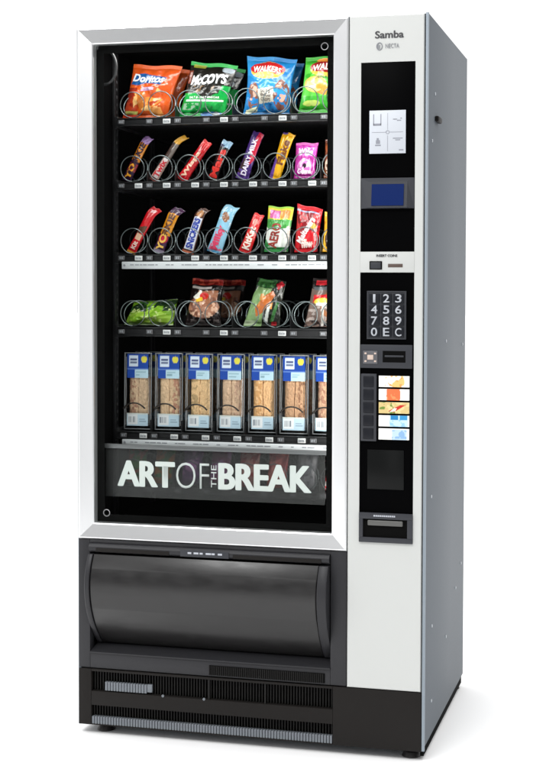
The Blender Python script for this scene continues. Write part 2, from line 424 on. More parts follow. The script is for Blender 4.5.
# vent in the lower rail
bm = bmesh.new(); box(bm, .3589, .6620, .0008, .0030, .1545, .1785)
vt = obj('vent', bm, M_gap, VM, smooth=False)
bm = bmesh.new()
n = 60
for k in range(n): box(bm, .3592+k*(.3020/n), .3592+k*(.3020/n)+.0020, -.0012, .0007, .1547, .1783)
obj('vent_slats', bm, M_grille, vt, smooth=False)

# kick plate
bm = bmesh.new()
KY = .0
Z0, Z1 = .0015, .1480
for x0, x1, z0, z1 in ((.0030, .0375, Z0, Z1), (.6828, .9060, Z0, Z1), (.0376, .6827, .1420, Z1), (.0376, .6827, .0535, .0905), (.0376, .6827, Z0, .0042)):
    box(bm, x0, x1, KY, .02, z0, z1, .0012)
kk = obj('kick_plate', bm, M_plast2, VM)
bm = bmesh.new(); box(bm, .0376, .6827, .028, .03, .004, .1420); obj('kick_recess', bm, mat('kick_recess_dark', (.006, .0055, .005), .7, 0, .1), kk, smooth=False)
def slats(x0, x1, z0, z1, y0, y1, pitch, wd, m, name):
    bm = bmesh.new(); n = int((x1-x0)/pitch)
    for k in range(n):
        x = x0+(k+.5)*(x1-x0)/n
        box(bm, x-wd/2, x+wd/2, y0, y1, z0, z1, .0004, 1)
    return obj(name, bm, m, kk, smooth=False)
slats(.0400, .6820, .0907, .1418, .010, .018, .0075, .0024, M_grille, 'upper_grille')
slats(.0380, .6820, .0240, .0533, .010, .018, .0075, .0024, M_grille, 'lower_grille')
slats(.0380, .6820, .0044, .0236, .001, .016, .0075, .0058, M_ridge, 'lit_slat_ends')  # lit lower ends of the slats, their brightness put into a grey material
slats(.0740, .1900, .0935, .1155, .002, .012, .0075, .0060, M_ridge, 'ridged_insert')
bm = bmesh.new(); box(bm, .190, .2040, .003, .012, .0960, .1165, .002); obj('insert_tab', bm, M_ridge, kk)
for x in (.3560, .5050):
    bm = bmesh.new(); box(bm, x, x+.0035, .003, .018, .0907, .1418); obj('grille_post', bm, M_grille, kk, smooth=False)
for x in (.2350, .3460):
    bm = bmesh.new(); cyl(bm, (x, -.0006, .0915), (0, 1, 0), .0035, .002, 12); obj('kick_screw', bm, M_ridge, kk)
# feet
for x, y in ((.060, .045), (.875, .04), (.060, .62), (.885, .625)):
    bm = bmesh.new(); cyl(bm, (x, y, -.004), (0, 0, 1), .012, .024, 16); cyl(bm, (x, y, -.0150), (0, 0, 1), .024, .012, 24, .018)
    obj('foot', bm, M_rubber, VM)

# ------------------------------------------------------------------ shelves
CX = [.1010+.0787*i for i in range(8)]
SX = [.1060+.0868*i for i in range(7)]
YS = .12
def helix_mesh(r, wr, pitch, turns, sgn):
    bm = bmesh.new(); pts = []
    n = 36
    for k in range(n+1):
        a = -math.pi/2+sgn*2*math.pi*k/n; pts.append((r*math.cos(a), .0036*k/n, r*math.sin(a)))
    y0 = pts[-1][1]
    for k in range(1, int(n*turns)+1):
        a = -math.pi/2+sgn*2*math.pi*k/n
        t = k/n
        y = y0+pitch*t if t > .2 else y0+(pitch*.85+pitch*.15*t/.2)*t/.2*.235+0
        pts.append((r*math.cos(a), max(pts[-1][1], y), r*math.sin(a)))
    tube(bm, pts, wr, 6)
    bmesh.ops.recalc_face_normals(bm, faces=bm.faces[:])
    me = bpy.data.meshes.new('spiral'); bm.to_mesh(me); bm.free()
    for p in me.polygons: p.use_smooth = True
    return me
HR = helix_mesh(.0335, .00150, .085, 4.8, 1); HL = helix_mesh(.0335, .00150, .085, 4.8, -1); HR.materials.append(M_wire); HL.materials.append(M_wire)
def spiral_with_notch_arc():
    bm = bmesh.new(); r = .038
    pts = [(r*math.cos(a), 0, r*math.sin(a)) for a in [math.radians(38+k*5) for k in range(22)]]  # dark front arc stands in for the label's shaded thumb notch
    pts += [(pts[-1][0]-.004, .03+.03*k, pts[-1][2]) for k in range(3)]
    for k in range(1, 150):
        a = math.radians(143+k*12); pts.append((r*math.cos(a), .10+.002*k, r*math.sin(a)))
    tube(bm, pts, .0022, 6); bmesh.ops.recalc_face_normals(bm, faces=bm.faces[:])
    me = bpy.data.meshes.new('spiral'); bm.to_mesh(me); bm.free()
    for p in me.polygons: p.use_smooth = True
    return me
HD = spiral_with_notch_arc(); HD.materials.append(M_wire_d)
def shelf(z1, z0, lanes, cz, centers, coils, tags, strip, divs):
    bm = bmesh.new()
    box(bm, .0600, .6990, YS, YS+.006, z0, z1, .001)
    box(bm, .0600, .6990, YS-.004, YS, z0, z0+.003, .0008); box(bm, .0600, .6990, YS-.004, YS, z1-.003, z1, .0008)
    box(bm, .0600, .6990, YS+.006, .59, z0+.002, z0+.006)
    box(bm, .0480, .0600, YS+.01, .59, z0-.004, z1+.006, .001)
    s = obj('shelf', bm, M_rail, VM)
    for i, x in enumerate(centers):
        if coils:
            me = coils[i % len(coils)]
            o = bpy.data.objects.new('spiral', me); COL.objects.link(o); o.location = (x, YS+.006, cz); o.parent = s
    for x in divs:
        bm = bmesh.new(); box(bm, x-.0008, x+.0008, YS+.012, .58, z0+.006, z1+.030); obj('divider', bm, M_rail, s, smooth=False)
    for i, x in enumerate(tags):
        bm = bmesh.new(); box(bm, x-.0105, x+.0105, YS-.0065, YS-.0035, (z0+z1)/2-.0068, (z0+z1)/2+.0058, .0012)
        t = obj('price_tag', bm, M_white, s)
        bm = bmesh.new()
        for k, (a, b) in enumerate(((-.0075, -.0045), (-.0035, -.0005), (.001, .003), (.004, .0075))):
            box(bm, x+a, x+b, YS-.0070, YS-.0064, (z0+z1)/2-.0035, (z0+z1)/2+.0025-(k % 2)*.001)
        obj('tag_marks', bm, M_grey, t, smooth=False)
    for i, x in enumerate(centers):
        xx = x-.026
        if xx > .65: continue
        bm = bmesh.new(); box(bm, xx-.009, xx+.009, YS-.0058, YS-.0035, (z0+z1)/2-.0058, (z0+z1)/2+.0058, .001)
        t = obj('lane_tag', bm, M_tagg, s)
        bm = bmesh.new(); box(bm, xx-.005, xx-.001, YS-.0063, YS-.0057, (z0+z1)/2-.003, (z0+z1)/2+.003); box(bm, xx+.001, xx+.004, YS-.0063, YS-.0057, (z0+z1)/2-.003, (z0+z1)/2+.003)
        obj('tag_marks', bm, M_grey, t, smooth=False)
    if strip:
        bm = bmesh.new(); box(bm, .0760, .6990, YS-.006, YS+.004, strip[0], strip[1], .0015)
        st = obj('label_strip', bm, M_strip, s)
        bm = bmesh.new(); cyl(bm, (.084, YS-.0068, (strip[0]+strip[1])/2), (0, 1, 0), .003, .002, 12)
        x = .10; zc = (strip[0]+strip[1])/2+.001
        while x < .64:
            wd = random.uniform(.006, .02); box(bm, x, x+wd, YS-.0066, YS-.0058, zc-.0012, zc+.0014); x += wd+random.choice((.002, .003, .003, .022))
        obj('strip_lettering', bm, M_grey, st, smooth=False)
    return s
half = [x+.0393 for x in CX[:7]]
pair = [half[1], half[3], half[5]]
S1 = shelf(1.5835, 1.5620, 8, 1.6190, CX, [HL, HR], [x+.0225 for x in (CX[1], CX[3], CX[5])], None, pair)
S2 = shelf(1.4160, 1.3950, 8, 1.4510, CX, [HR], [x+.0225 for x in CX[:7]], None, half)
S3 = shelf(1.2245, 1.2062, 8, 1.2605, CX, [HR], [x+.0225 for x in CX[:7]], (1.1865, 1.2055), half)
S4 = shelf(1.0335, 1.0085, 8, 1.0690, CX, [HL, HR], [x+.0225 for x in (CX[1], CX[3], CX[5])], None, pair)
S5 = shelf(.7560, .7355, 7, .7930, SX, [HD], [x+.030 for x in SX[:6]], (.7190, .7350), [x+.0434 for x in SX[:6]])
S6 = shelf(.6120, .5960, 8, .6470, CX, [HR], [], None, half)

# sign plate behind the window
bm = bmesh.new(); box(bm, .0575, .6480, .050, .0535, .5920, .7180, .0006)
sg = obj('sign_plate', bm, M_sign, VM)
bm = bmesh.new(); box(bm, .0390, .6700, .044, .054, .7185, .7300, .002)
rod = obj('sign_rail', bm, mat('sign_rail_metal', (.16, .165, .17), .35, .5), VM)
M_sgn = mat('sign_lettering_white', (.60, .64, .62), .5)
flat_text('ART', .0940, .2465, .6215, .6865, .0485, M_sgn, sg, .012, fat=.048)
flat_text('OF', .2530, .3425, .6205, .6875, .0485, mat('sign_lettering_thin', (.55, .58, .57), .5), sg, -.014)
flat_text('THE', .3480, .3620, .6260, .6830, .0485, MATS['sign_lettering_thin'], sg, .0, rot=1)
flat_text('BREAK', .3700, .6110, .6225, .6885, .0485, M_sgn, sg, .012, fat=.048)

# ------------------------------------------------------------------ print DSL
def vnoise(u, v, s, seed=0):
    x = u*s+seed*17.3; y = v*s+seed*9.1
    xi = np.floor(x).astype(int); yi = np.floor(y).astype(int); fx = x-xi; fy = y-yi
    fx = fx*fx*(3-2*fx); fy = fy*fy*(3-2*fy)
    def h(a, b):
        n = np.sin(a*127.1+b*311.7+seed*74.7)*43758.5453
        return n-np.floor(n)
    return (h(xi, yi)*(1-fx)+h(xi+1, yi)*fx)*(1-fy)+(h(xi, yi+1)*(1-fx)+h(xi+1, yi+1)*fx)*fy
def paint(u, v, base, layers, asp=1.0):
    col = np.tile(np.array(lin(base)), (len(u), 1))
    for L in layers:
        k = L[0]
        if k == 'rect': m = (u >= L[1]) & (u <= L[3]) & (v >= L[2]) & (v <= L[4]); c = L[5]
        elif k == 'ell':
            a = math.radians(L[6]) if len(L) > 6 else 0
            du = u-L[1]; dv = (v-L[2])*asp; x = du*math.cos(a)+dv*math.sin(a); y = -du*math.sin(a)+dv*math.cos(a)
            m = (x/L[3])**2+(y/L[4])**2 < 1; c = L[5]
        elif k == 'poly':
            P = L[1]; m = np.zeros(len(u), bool); j = len(P)-1
            for i in range(len(P)):
                xi, yi = P[i]; xj, yj = P[j]
                with np.errstate(divide='ignore', invalid='ignore'):
                    m ^= ((yi > v) != (yj > v)) & (u < (xj-xi)*(v-yi)/((yj-yi) if yj != yi else 1e-9)+xi)
                j = i
            c = L[2]
        elif k == 'noise':   # noise, region(u0,v0,u1,v1), scale, threshold, colour, seed
            _, (a, b, c2, d), s, th, c, sd = L
            n = .6*vnoise(u, v*asp, s, sd)+.4*vnoise(u, v*asp, s*2.3, sd+3)
            m = (u >= a) & (u <= c2) & (v >= b) & (v <= d) & (n > th)
        elif k == 'enoise':
            _, uc, vc, ru, rv, s, th, c, sd = L
            n = .6*vnoise(u, v*asp, s, sd)+.4*vnoise(u, v*asp, s*2.3, sd+3)
            m = (((u-uc)/ru)**2+((v-vc)*asp/rv)**2 < 1+.5*(n-.5)) & (n > th)
        col[m] = np.array(lin(c))
    return col
FOIL = print_mat('printed_foil', .22, .75, 60, .7); MATT = print_mat('printed_film_matt', .45, .2, 30); CARD = print_mat('printed_card', .5, .03, 30, .3)
class Pack: pass
def pack(name, label, cat, group, TL, TR, BL, BR, y, thick, base, layers, nu=64, nv=84, lean=.0, seal=.07, pinch=.05, m=None, flick=(0, 0), crumple=.42, lumps=0, seed=0, rnd=.55, sag=0):
    P = Pack(); ox, oz = (BL[0]+BR[0])/2, min(BL[1], BR[1])
    origin = Vector((ox, y, oz)); P.origin = origin
    Wm = ((TR[0]-TL[0])+(BR[0]-BL[0]))/2; Hm = math.hypot((TL[0]+TR[0])/2-ox, (TL[1]+TR[1])/2-(BL[1]+BR[1])/2)
    P.W, P.H = Wm, Hm
    TLv, TRv, BLv, BRv = [np.array(c) for c in (TL, TR, BL, BR)]
    def S(u, v, side=1, off=0):
        u = np.asarray(u, float); v = np.asarray(v, float)
        vv = np.clip((v-seal)/(1-2*seal), 0, 1)
        uc = (u-.5)*(1-pinch*np.sin(np.pi*v))+.5
        x = (BLv[0]*(1-uc)+BRv[0]*uc)*(1-v)+(TLv[0]*(1-uc)+TRv[0]*uc)*v
        z = (BLv[1]*(1-uc)+BRv[1]*uc)*(1-v)+(TLv[1]*(1-uc)+TRv[1]*uc)*v
        z = z+.012*Hm*np.sin(u*9+seed)*(v > .5)*v
        b = np.power(np.clip(np.sin(np.pi*np.clip(u, 0, 1)), 0, 1), rnd)*np.power(np.clip(np.sin(np.pi*vv), 0, 1), .5)
        n = (vnoise(u, v, 5, seed)-.5)*1.2+(vnoise(u, v*.7, 11, seed+5)-.5)*.6-.5*np.abs(vnoise(u+.6*v, v-.4*u, 7, seed+8)-.5)+.35*np.abs(vnoise(u-.7*v, v+.3*u, 9, seed+11)-.5)
        rad = np.sin(u*26+seed*2+4*vnoise(u, v, 3, seed))*np.exp(-vv*7)+np.sin(u*23+seed)*np.exp(-(1-vv)*7)
        d = thick*(b*(1+crumple*n)+.10*crumple*4*rad*np.clip(b*3, 0, 1))
        if lumps:
            L = vnoise(u, v, lumps, seed+9); d = d+thick*.5*b*(L-.3)
        d = d+.0006*np.sin(v*260)*((v < seal) | (v > 1-seal))
        f = np.clip((v-.82)/.18, 0, 1)
        x = x+.6*flick[0]*f*f; z = z+.6*flick[1]*f*f
        yy = lean*v-side*(d+off)-(-.001 if side < 0 else .0)
        return np.stack([x-ox, yy, z-oz], -1)
    P.S = S
    uu, vv_ = np.meshgrid(np.linspace(0, 1, nu+1), np.linspace(0, 1, nv+1)); u = uu.ravel(); v = vv_.ravel()
    F = S(u, v, 1); B = S(u, v, -1)
    N = (nu+1)*(nv+1)
    idx = np.arange(N).reshape(nv+1, nu+1)
    a, b, c, d = idx[:-1, :-1].ravel(), idx[:-1, 1:].ravel(), idx[1:, 1:].ravel(), idx[1:, :-1].ravel()
    fr = np.stack([a, b, c, d], 1); bk = np.stack([d, c, b, a], 1)+N
    edge = list(idx[0, :])+list(idx[1:, -1])+list(idx[-1, -2::-1])+list(idx[-2:0:-1, 0])
    e2 = edge[1:]+edge[:1]
    sd = [(p, p+N, q+N, q) for p, q in zip(edge, e2)]
    me = bpy.data.meshes.new(name); me.from_pydata(np.concatenate([F, B]).tolist(), [], fr.tolist()+bk.tolist()+sd)
    for p in me.polygons: p.use_smooth = True
    col = paint(u, v, base, layers, Hm/Wm); backc = np.tile(np.array(lin(base)), (N, 1))
    at = me.color_attributes.new('print', 'FLOAT_COLOR', 'POINT')
    at.data.foreach_set('color', np.concatenate([np.concatenate([col, backc]), np.ones((2*N, 1))], 1).ravel().astype(np.float32))
    o = link(name, me, m or FOIL, None, origin); o['label'] = label; o['category'] = cat
    if group: o['group'] = group
    P.o = o; P.mesh = me
    return P
PT = {}
def pack_text(P, s, uc, vc, w, h, col, rot=0, bold=.02, shear=0, curve=0, name='lettering', off=.0015):
    """w,h in metres along / across the writing"""
    bm = text_mesh(s, bold, 1, shear)
    for k in range(1, 12):
        t = -.5+k/12
        bmesh.ops.bisect_plane(bm, geom=bm.verts[:]+bm.edges[:]+bm.faces[:], plane_co=(t, 0, 0), plane_no=(1, 0, 0))
    for t in (-.25, 0, .25):
        bmesh.ops.bisect_plane(bm, geom=bm.verts[:]+bm.edges[:]+bm.faces[:], plane_co=(0, t, 0), plane_no=(0, 1, 0))
    bmesh.ops.triangulate(bm, faces=bm.faces[:])
    c, sn = math.cos(math.radians(rot)), math.sin(math.radians(rot))
    a = np.array([[v.co.x, v.co.y] for v in bm.verts]); a[:, 1] += curve*(a[:, 0]**2)*4
    x = a[:, 0]*w; y = a[:, 1]*h
    u = uc+(x*c-y*sn)/P.W; v = vc+(x*sn+y*c)/P.H
    Q = P.S(u, v, 1, off)
    for vv, q in zip(bm.verts, Q): vv.co = Vector(q)
    key = 'ink_%d_%d_%d' % col
    return obj(name, bm, mat(key, lin(col), .35), P.o, smooth=True)
def again(P, label, dx, dyy, dz=0, group=None):
    """another pack of the same product, further back in the lane"""
    o = P.o.copy(); COL.objects.link(o); o.location = P.o.location+Vector((dx, dyy, dz)); o['label'] = label
    if group: o['group'] = group
    for ch in P.o.children:
        c = ch.copy(); COL.objects.link(c); c.parent = o
    return o

# product cards beside the selector buttons
CARDS = [
    ('white', [('enoise', .52, .5, .32, .34, 6, .42, (244, 196, 120), 1), ('enoise', .5, .45, .3, .3, 9, .62, (226, 160, 90), 2)]),
    ('white', [('ell', .48, .48, .23, .50, (236, 116, 70)), ('enoise', .45, .5, .2, .4, 7, .6, (244, 150, 96), 2)]),
    ('food', [('noise', (0, 0, 1, 1), 7, .5, (214, 190, 130), 4), ('noise', (0, 0, .6, 1), 9, .62, (110, 140, 60), 5), ('poly', [(.3, .2), (.7, .75), (.9, .8), (.5, .1)], (200, 50, 40)), ('poly', [(.35, .1), (.55, .2), (.6, .5), (.5, .5)], (240, 235, 220))]),
    ('white', [('rect', .36, 0, .96, 1, (196, 226, 240)), ('rect', .40, .62, .64, 1, (40, 130, 190)), ('rect', .70, .62, .94, 1, (60, 150, 205)), ('noise', (.36, 0, .96, .6), 8, .55, (150, 200, 228), 2)]),
    ('white', [('rect', .45, .0, .92, .92, (190, 215, 238)), ('noise', (.45, .1, .92, .85), 7, .5, (140, 180, 220), 6)]),
]
for k, (kind, layers) in enumerate(CARDS):
    z1 = .9240-k*.0322; z0 = z1-.0272
    nu, nv = 60, 24
    uu, vv = np.meshgrid(np.linspace(0, 1, nu+1), np.linspace(0, 1, nv+1)); u = uu.ravel(); v = vv.ravel()
    me = bpy.data.meshes.new('product_card')
    N = len(u); verts = [(.7965+a*.0755, -.0022, z0+b*(z1-z0)) for a, b in zip(u, v)]
    idx = np.arange(N).reshape(nv+1, nu+1)
    fr = np.stack([idx[:-1, :-1].ravel(), idx[:-1, 1:].ravel(), idx[1:, 1:].ravel(), idx[1:, :-1].ravel()], 1).tolist()
    edge = list(idx[0, :])+list(idx[1:, -1])+list(idx[-1, -2::-1])+list(idx[-2:0:-1, 0])
    verts += [(verts[i][0], .0024, verts[i][2]) for i in edge]
    ne = len(edge); fr += [(edge[i], N+i, N+(i+1) % ne, edge[(i+1) % ne]) for i in range(ne)]
    me.from_pydata(verts, [], fr)
    col = paint(u, v, (246, 244, 240) if kind == 'white' else (228, 208, 150), layers, .38)
    col = np.concatenate([col, np.tile([.8, .8, .8], (ne, 1))])
    at = me.color_attributes.new('print', 'FLOAT_COLOR', 'POINT'); at.data.foreach_set('color', np.concatenate([col, np.ones((len(col), 1))], 1).ravel().astype(np.float32))
    link('product_card', me, CARD, VM)

# ------------------------------------------------------------------ crisp bags
G1 = 'crisp bags standing on the top shelf'
bg = dict(nu=96, nv=120, lean=.012)
b1 = pack('crisp_bag', 'orange tortilla chip bag with a blue logo band on the top shelf', 'crisp bag', G1,
    (.0853, 1.7330), (.2232, 1.7242), (.0576, 1.5897), (.1835, 1.5840), .165, .021, (206, 82, 28),
    [('noise', (0, 0, 1, 1), 3, .55, (222, 92, 30), 2), ('rect', 0, 0, .22, .55, (150, 44, 26)), ('noise', (0, 0, .35, .5), 4, .5, (190, 62, 28), 3), ('rect', 0, .93, 1, 1, (226, 96, 34)),
     ('poly', [(.04, .62), (.10, .80), (.30, .84), (.80, .76), (.72, .62), (.40, .66), (.2, .60)], (20, 84, 150)),
     ('poly', [(.30, .50), (.60, .52), (.58, .58), (.32, .58)], (190, 150, 190)),
     ('poly', [(.18, .46), (.42, .50), (.48, .20), (.36, .16)], (196, 112, 44)), ('poly', [(.45, .40), (.85, .36), (.62, .18), (.50, .18)], (228, 142, 60)),
     ('poly', [(.52, .30), (.78, .34), (.62, .22)], (170, 60, 30)), ('poly', [(.55, .18), (.82, .22), (.95, .04), (.66, .05)], (240, 160, 84)),
     ('enoise', .5, .32, .3, .32, 8, .62, (244, 190, 120), 4), ('rect', .04, .07, .33, .13, (206, 204, 110)), ('rect', .04, .02, .36, .06, (170, 40, 30))], seed=1, **bg)
pack_text(b1, 'Doritos', .42, .735, .092, .021, (226, 232, 240), -2, .035, .15)
pack_text(b1, 'TANGY CHEESE', .46, .555, .040, .006, (240, 220, 230), -6, .02)
b2 = pack('crisp_bag', 'black and green ridged crisp bag with white slanted lettering, second bag on the top shelf', 'crisp bag', G1,
    (.2484, 1.7355), (.3779, 1.7215), (.2171, 1.5892), (.3447, 1.5877), .165, .021, (26, 24, 20),
    [('rect', 0, 0, 1, .42, (14, 160, 66)), ('poly', [(.30, .44), (.52, .30), (.82, .46), (.80, .50), (.25, .50)], (30, 26, 22)), ('poly', [(.78, .40), (.82, .58), (1, .58), (1, .38)], (16, 160, 70)),
     ('rect', 0, .925, 1, 1, (30, 170, 70)), ('rect', .08, .90, .35, .95, (150, 150, 50)), ('poly', [(.02, .60), (.02, .82), (.10, .84), (.10, .60)], (120, 54, 36)),
     ('noise', (.2, .44, .8, .56), 14, .62, (120, 90, 60), 7), ('rect', .10, .270, .92, .305, (220, 240, 224)), ('noise', (.05, .12, .40, .24), 14, .5, (150, 190, 160), 3),
     ('noise', (.4, .12, .9, .26), 10, .6, (8, 120, 50), 3), ('ell', .70, .04, .24, .05, (90, 150, 220)), ('ell', .80, .04, .08, .04, (240, 245, 250)), ('enoise', .85, .88, .12, .06, 9, .4, (170, 180, 190), 5)], seed=2, **bg)
pack_text(b2, "McCOY'S", .50, .685, .102, .027, (240, 242, 244), 4, .045, .25)
pack_text(b2, 'SALT & MALT VINEGAR', .50, .345, .085, .006, (240, 250, 240), 1, .02)
b3 = pack('crisp_bag', 'blue crisp bag with a red and yellow oval badge, third bag on the top shelf', 'crisp bag', G1,
    (.4020, 1.7450), (.5390, 1.7319), (.3940, 1.5858), (.5213, 1.5817), .165, .022, (30, 120, 184),
    [('noise', (0, .35, 1, 1), 3, .55, (44, 140, 204), 3), ('ell', .46, .765, .36, .17, (232, 180, 70)), ('ell', .46, .795, .37, .125, (190, 34, 36)), ('ell', .42, .69, .22, .06, (240, 200, 96)),
     ('enoise', .20, .33, .13, .26, 9, .42, (130, 84, 70), 2), ('enoise', .82, .36, .16, .30, 9, .42, (120, 74, 62), 3), ('enoise', .2, .38, .1, .16, 11, .6, (214, 168, 150), 5), ('enoise', .8, .4, .12, .2, 11, .62, (210, 160, 140), 5),
     ('poly', [(.30, .44), (.64, .50), (.68, .24), (.34, .20)], (206, 200, 184)), ('poly', [(.06, .10), (.32, .16), (.30, .07), (.04, .04)], (226, 228, 190)),
     ('noise', (.3, .08, .7, .2), 10, .6, (20, 92, 160), 4)], seed=3, pinch=.10, **{**bg})
pack_text(b3, 'WALKERS', .46, .79, .078, .016, (246, 240, 232), -2, .03, 0, -.18)
pack_text(b3, 'SALT &', .485, .41, .030, .0085, (70, 60, 60), -5, .03); pack_text(b3, 'VINEGAR', .495, .345, .034, .0085, (70, 60, 60), -5, .03); pack_text(b3, 'CRISPS', .505, .275, .030, .0085, (90, 80, 76), -5, .02)
b4 = pack('crisp_bag', 'bright green crisp bag with a red oval badge, cut off by the right window frame', 'crisp bag', G1,
    (.5617, 1.7365), (.6900, 1.7330), (.5441, 1.5892), (.6740, 1.5877), .165, .021, (52, 156, 40),
    [('noise', (0, .3, 1, 1), 3, .55, (84, 186, 60), 4), ('ell', .54, .785, .40, .18, (236, 190, 80)), ('ell', .54, .815, .41, .13, (150, 26, 34)), ('ell', .5, .93, .26, .04, (240, 150, 60)),
     ('ell', .30, .50, .26, .16, (228, 178, 92), -10), ('ell', .44, .42, .25, .10, (202, 146, 60), -20), ('enoise', .3, .5, .22, .14, 9, .6, (244, 208, 130), 2),
     ('poly', [(.6, .52), (1, .62), (1, .20), (.60, .18), (.56, .3)], (40, 84, 34)), ('poly', [(.62, .20), (.72, .20), (.80, .44), (.70, .46)], (226, 190, 120)), ('poly', [(.76, .20), (.86, .22), (.92, .46), (.82, .46)], (236, 204, 140)), ('poly', [(.88, .26), (.98, .26), (1, .50), (.93, .50)], (214, 170, 100)),
     ('ell', .86, .56, .2, .10, (226, 180, 110), 20), ('enoise', .26, .17, .18, .06, 8, .4, (170, 190, 90), 3)], seed=4, **bg)
pack_text(b4, 'WALKERS', .54, .81, .088, .018, (246, 240, 232), 2, .03, 0, -.18)
pack_text(b4, 'CHEESE & ONION', .52, .625, .064, .007, (30, 90, 30), 3, .01)
GB = 'second crisp bags behind the front ones'
again(b1, 'orange crisp bag half hidden behind the front orange tortilla chip bag', .002, .062, .0, GB)
again(b2, 'black and green crisp bag half hidden behind the front black and green bag', .002, .062, .0, GB)
again(b3, 'blue crisp bag half hidden behind the front blue bag', .002, .062, .0, GB)

# ------------------------------------------------------------------ chocolate bars
def bar(label, bx, bz, tx, tz, wd, base, layers, group, words=(), flick=(.004, .002), thick=.0075, y=.150, seed=0, name='chocolate_bar', cat='chocolate bar', wt=None, m=None):
    d = Vector((tx-bx, tz-bz)).normalized(); n = Vector((d.y, -d.x)); h = wd/2; ht = (wt or wd)/2
    P = pack(name, label, cat, group, (tx-n.x*ht, tz-n.y*ht), (tx+n.x*ht, tz+n.y*ht), (bx-n.x*h, bz-n.y*h), (bx+n.x*h, bz+n.y*h), y, thick, base, layers,
             nu=30, nv=96, lean=.014, seal=.06, pinch=.10, flick=flick, crumple=.32, seed=seed, rnd=.6, m=m)
    P.W = wd
    for (s, vc, ln, ht_, col, *rest) in words:
        pack_text(P, s, rest[0] if rest else .5, vc, ln, ht_, col, 90, .04, off=.0012)
    return P
R2 = 'bars and sweets on the second shelf'
bar('orange lettered dark purple bar, first from the left on the second shelf', .0740, 1.421, .1290, 1.538, .026, (46, 20, 52),
    [('rect', 0, .45, 1, .86, (214, 130, 20)), ('rect', 0, .86, 1, 1, (150, 110, 170)), ('rect', .0, .22, 1, .40, (150, 50, 60))], R2, [('YORKIE', .50, .094, .017, (40, 14, 40)), ('YO', .22, .044, .017, (236, 160, 40))], (.012, -.002), seed=11)
bar('thin bar with white and red lower half and gold folded tip on the second shelf', .1500, 1.420, .2230, 1.538, .024, (190, 160, 150),
    [('rect', 0, .50, 1, .84, (70, 50, 44)), ('rect', .6, .50, 1, .84, (120, 110, 104)), ('rect', 0, .84, 1, 1, (226, 164, 30)), ('rect', 0, 0, 1, .08, (110, 50, 44)), ('rect', .25, .08, .8, .5, (224, 214, 214))], R2, [('Twix', .28, .050, .018, (200, 30, 44))], (.026, -.003), seed=12, wt=.019)
bar('bright red bar with pale lettering, third from the left on the second shelf', .2300, 1.420, .2960, 1.520, .031, (206, 22, 34),
    [('noise', (0, .05, 1, .8), 8, .68, (150, 12, 24), 3), ('rect', 0, .9, 1, 1, (230, 50, 50)), ('rect', 0, .0, 1, .06, (150, 20, 26))], R2, [('Wispa', .42, .080, .019, (240, 196, 170))], (.006, .004), seed=13, wt=.025)
bar('black bar with red lettering and pale blue tip on the second shelf', .3150, 1.421, .3520, 1.522, .028, (22, 12, 14),
    [('rect', 0, .84, 1, 1, (150, 186, 214)), ('rect', 0, .84, .4, .9, (30, 40, 80))], R2, [('Mars', .42, .078, .022, (214, 44, 36))], (.006, 0), seed=14)
bar('purple bar with white lettering and a red stripe down its right on the second shelf', .3960, 1.420, .4370, 1.543, .036, (66, 36, 112),
    [('poly', [(.62, .25), (1, .45), (1, 1), (.55, 1)], (196, 26, 60)), ('poly', [(.0, .1), (.45, .12), (.5, .42), (.1, .44)], (60, 40, 40)), ('noise', (0, 0, 1, .2), 6, .6, (100, 70, 150), 4)], R2, [('DAIRY MILK', .48, .100, .016, (226, 216, 236), .52)], (.004, .0), seed=15, wt=.030)
bar('yellow and purple bar with dark script lettering, sixth from the left on the second shelf', .4850, 1.419, .5200, 1.541, .031, (232, 170, 20),
    [('poly', [(0, 0), (.32, 0), (.28, .40), (0, .48)], (92, 56, 140)), ('rect', 0, .95, .4, 1, (80, 50, 120))], R2, [('Flake', .58, .066, .019, (110, 60, 20), .6)], (.004, -.003), seed=16, wt=.034, thick=.009)
P = pack('sweet_bag', 'small magenta sweet bag at the right end of the second shelf', 'sweet bag', R2, (.5400, 1.5140), (.6000, 1.5120), (.5370, 1.4200), (.5930, 1.4200), .150, .011, (168, 34, 140),
    [('rect', .05, .62, .95, .92, (196, 60, 168)), ('noise', (.15, .64, .85, .88), 8, .5, (240, 200, 236), 3), ('ell', .5, .33, .36, .36, (206, 110, 186)), ('enoise', .5, .33, .3, .34, 8, .55, (236, 196, 226), 5), ('ell', .50, .36, .10, .10, (40, 10, 40)), ('rect', 0, .93, 1, 1, (190, 50, 150))], nu=48, nv=60, lean=.012, seed=17)
pack_text(P, 'Wine', .5, .76, .038, .014, (250, 226, 246), 0, .04); pack_text(P, 'Gums', .5, .20, .038, .013, (250, 226, 246), 0, .04)
pack('sweet_bag', 'brown chocolate bag cut off by the window frame on the second shelf', 'sweet bag', R2, (.6180, 1.5210), (.6820, 1.5200), (.6160, 1.4200), (.6800, 1.4200), .150, .011, (112, 58, 34),
    [('enoise', .42, .35, .36, .50, 6, .40, (196, 176, 160), 3), ('enoise', .4, .3, .3, .4, 9, .58, (90, 50, 30), 4), ('rect', 0, .9, 1, 1, (90, 44, 28)), ('noise', (0, .6, 1, .9), 6, .55, (160, 84, 44), 5)], nu=48, nv=60, lean=.012, seed=18)
R3 = 'bars and sweets on the third shelf'
bar('narrow red bar with a folded tip leaning right, first on the third shelf', .0870, 1.229, .1480, 1.350, .026, (200, 18, 30),
    [('poly', [(.1, .40), (.9, .48), (.9, .62), (.1, .56)], (90, 60, 44)), ('rect', .2, .30, .8, .42, (220, 180, 150)), ('rect', 0, 0, 1, .05, (210, 150, 60)), ('ell', .5, .92, .25, .2, (236, 180, 180))], R3, [('Kit', .18, .022, .014, (240, 210, 200))], (.018, -.004), seed=21)
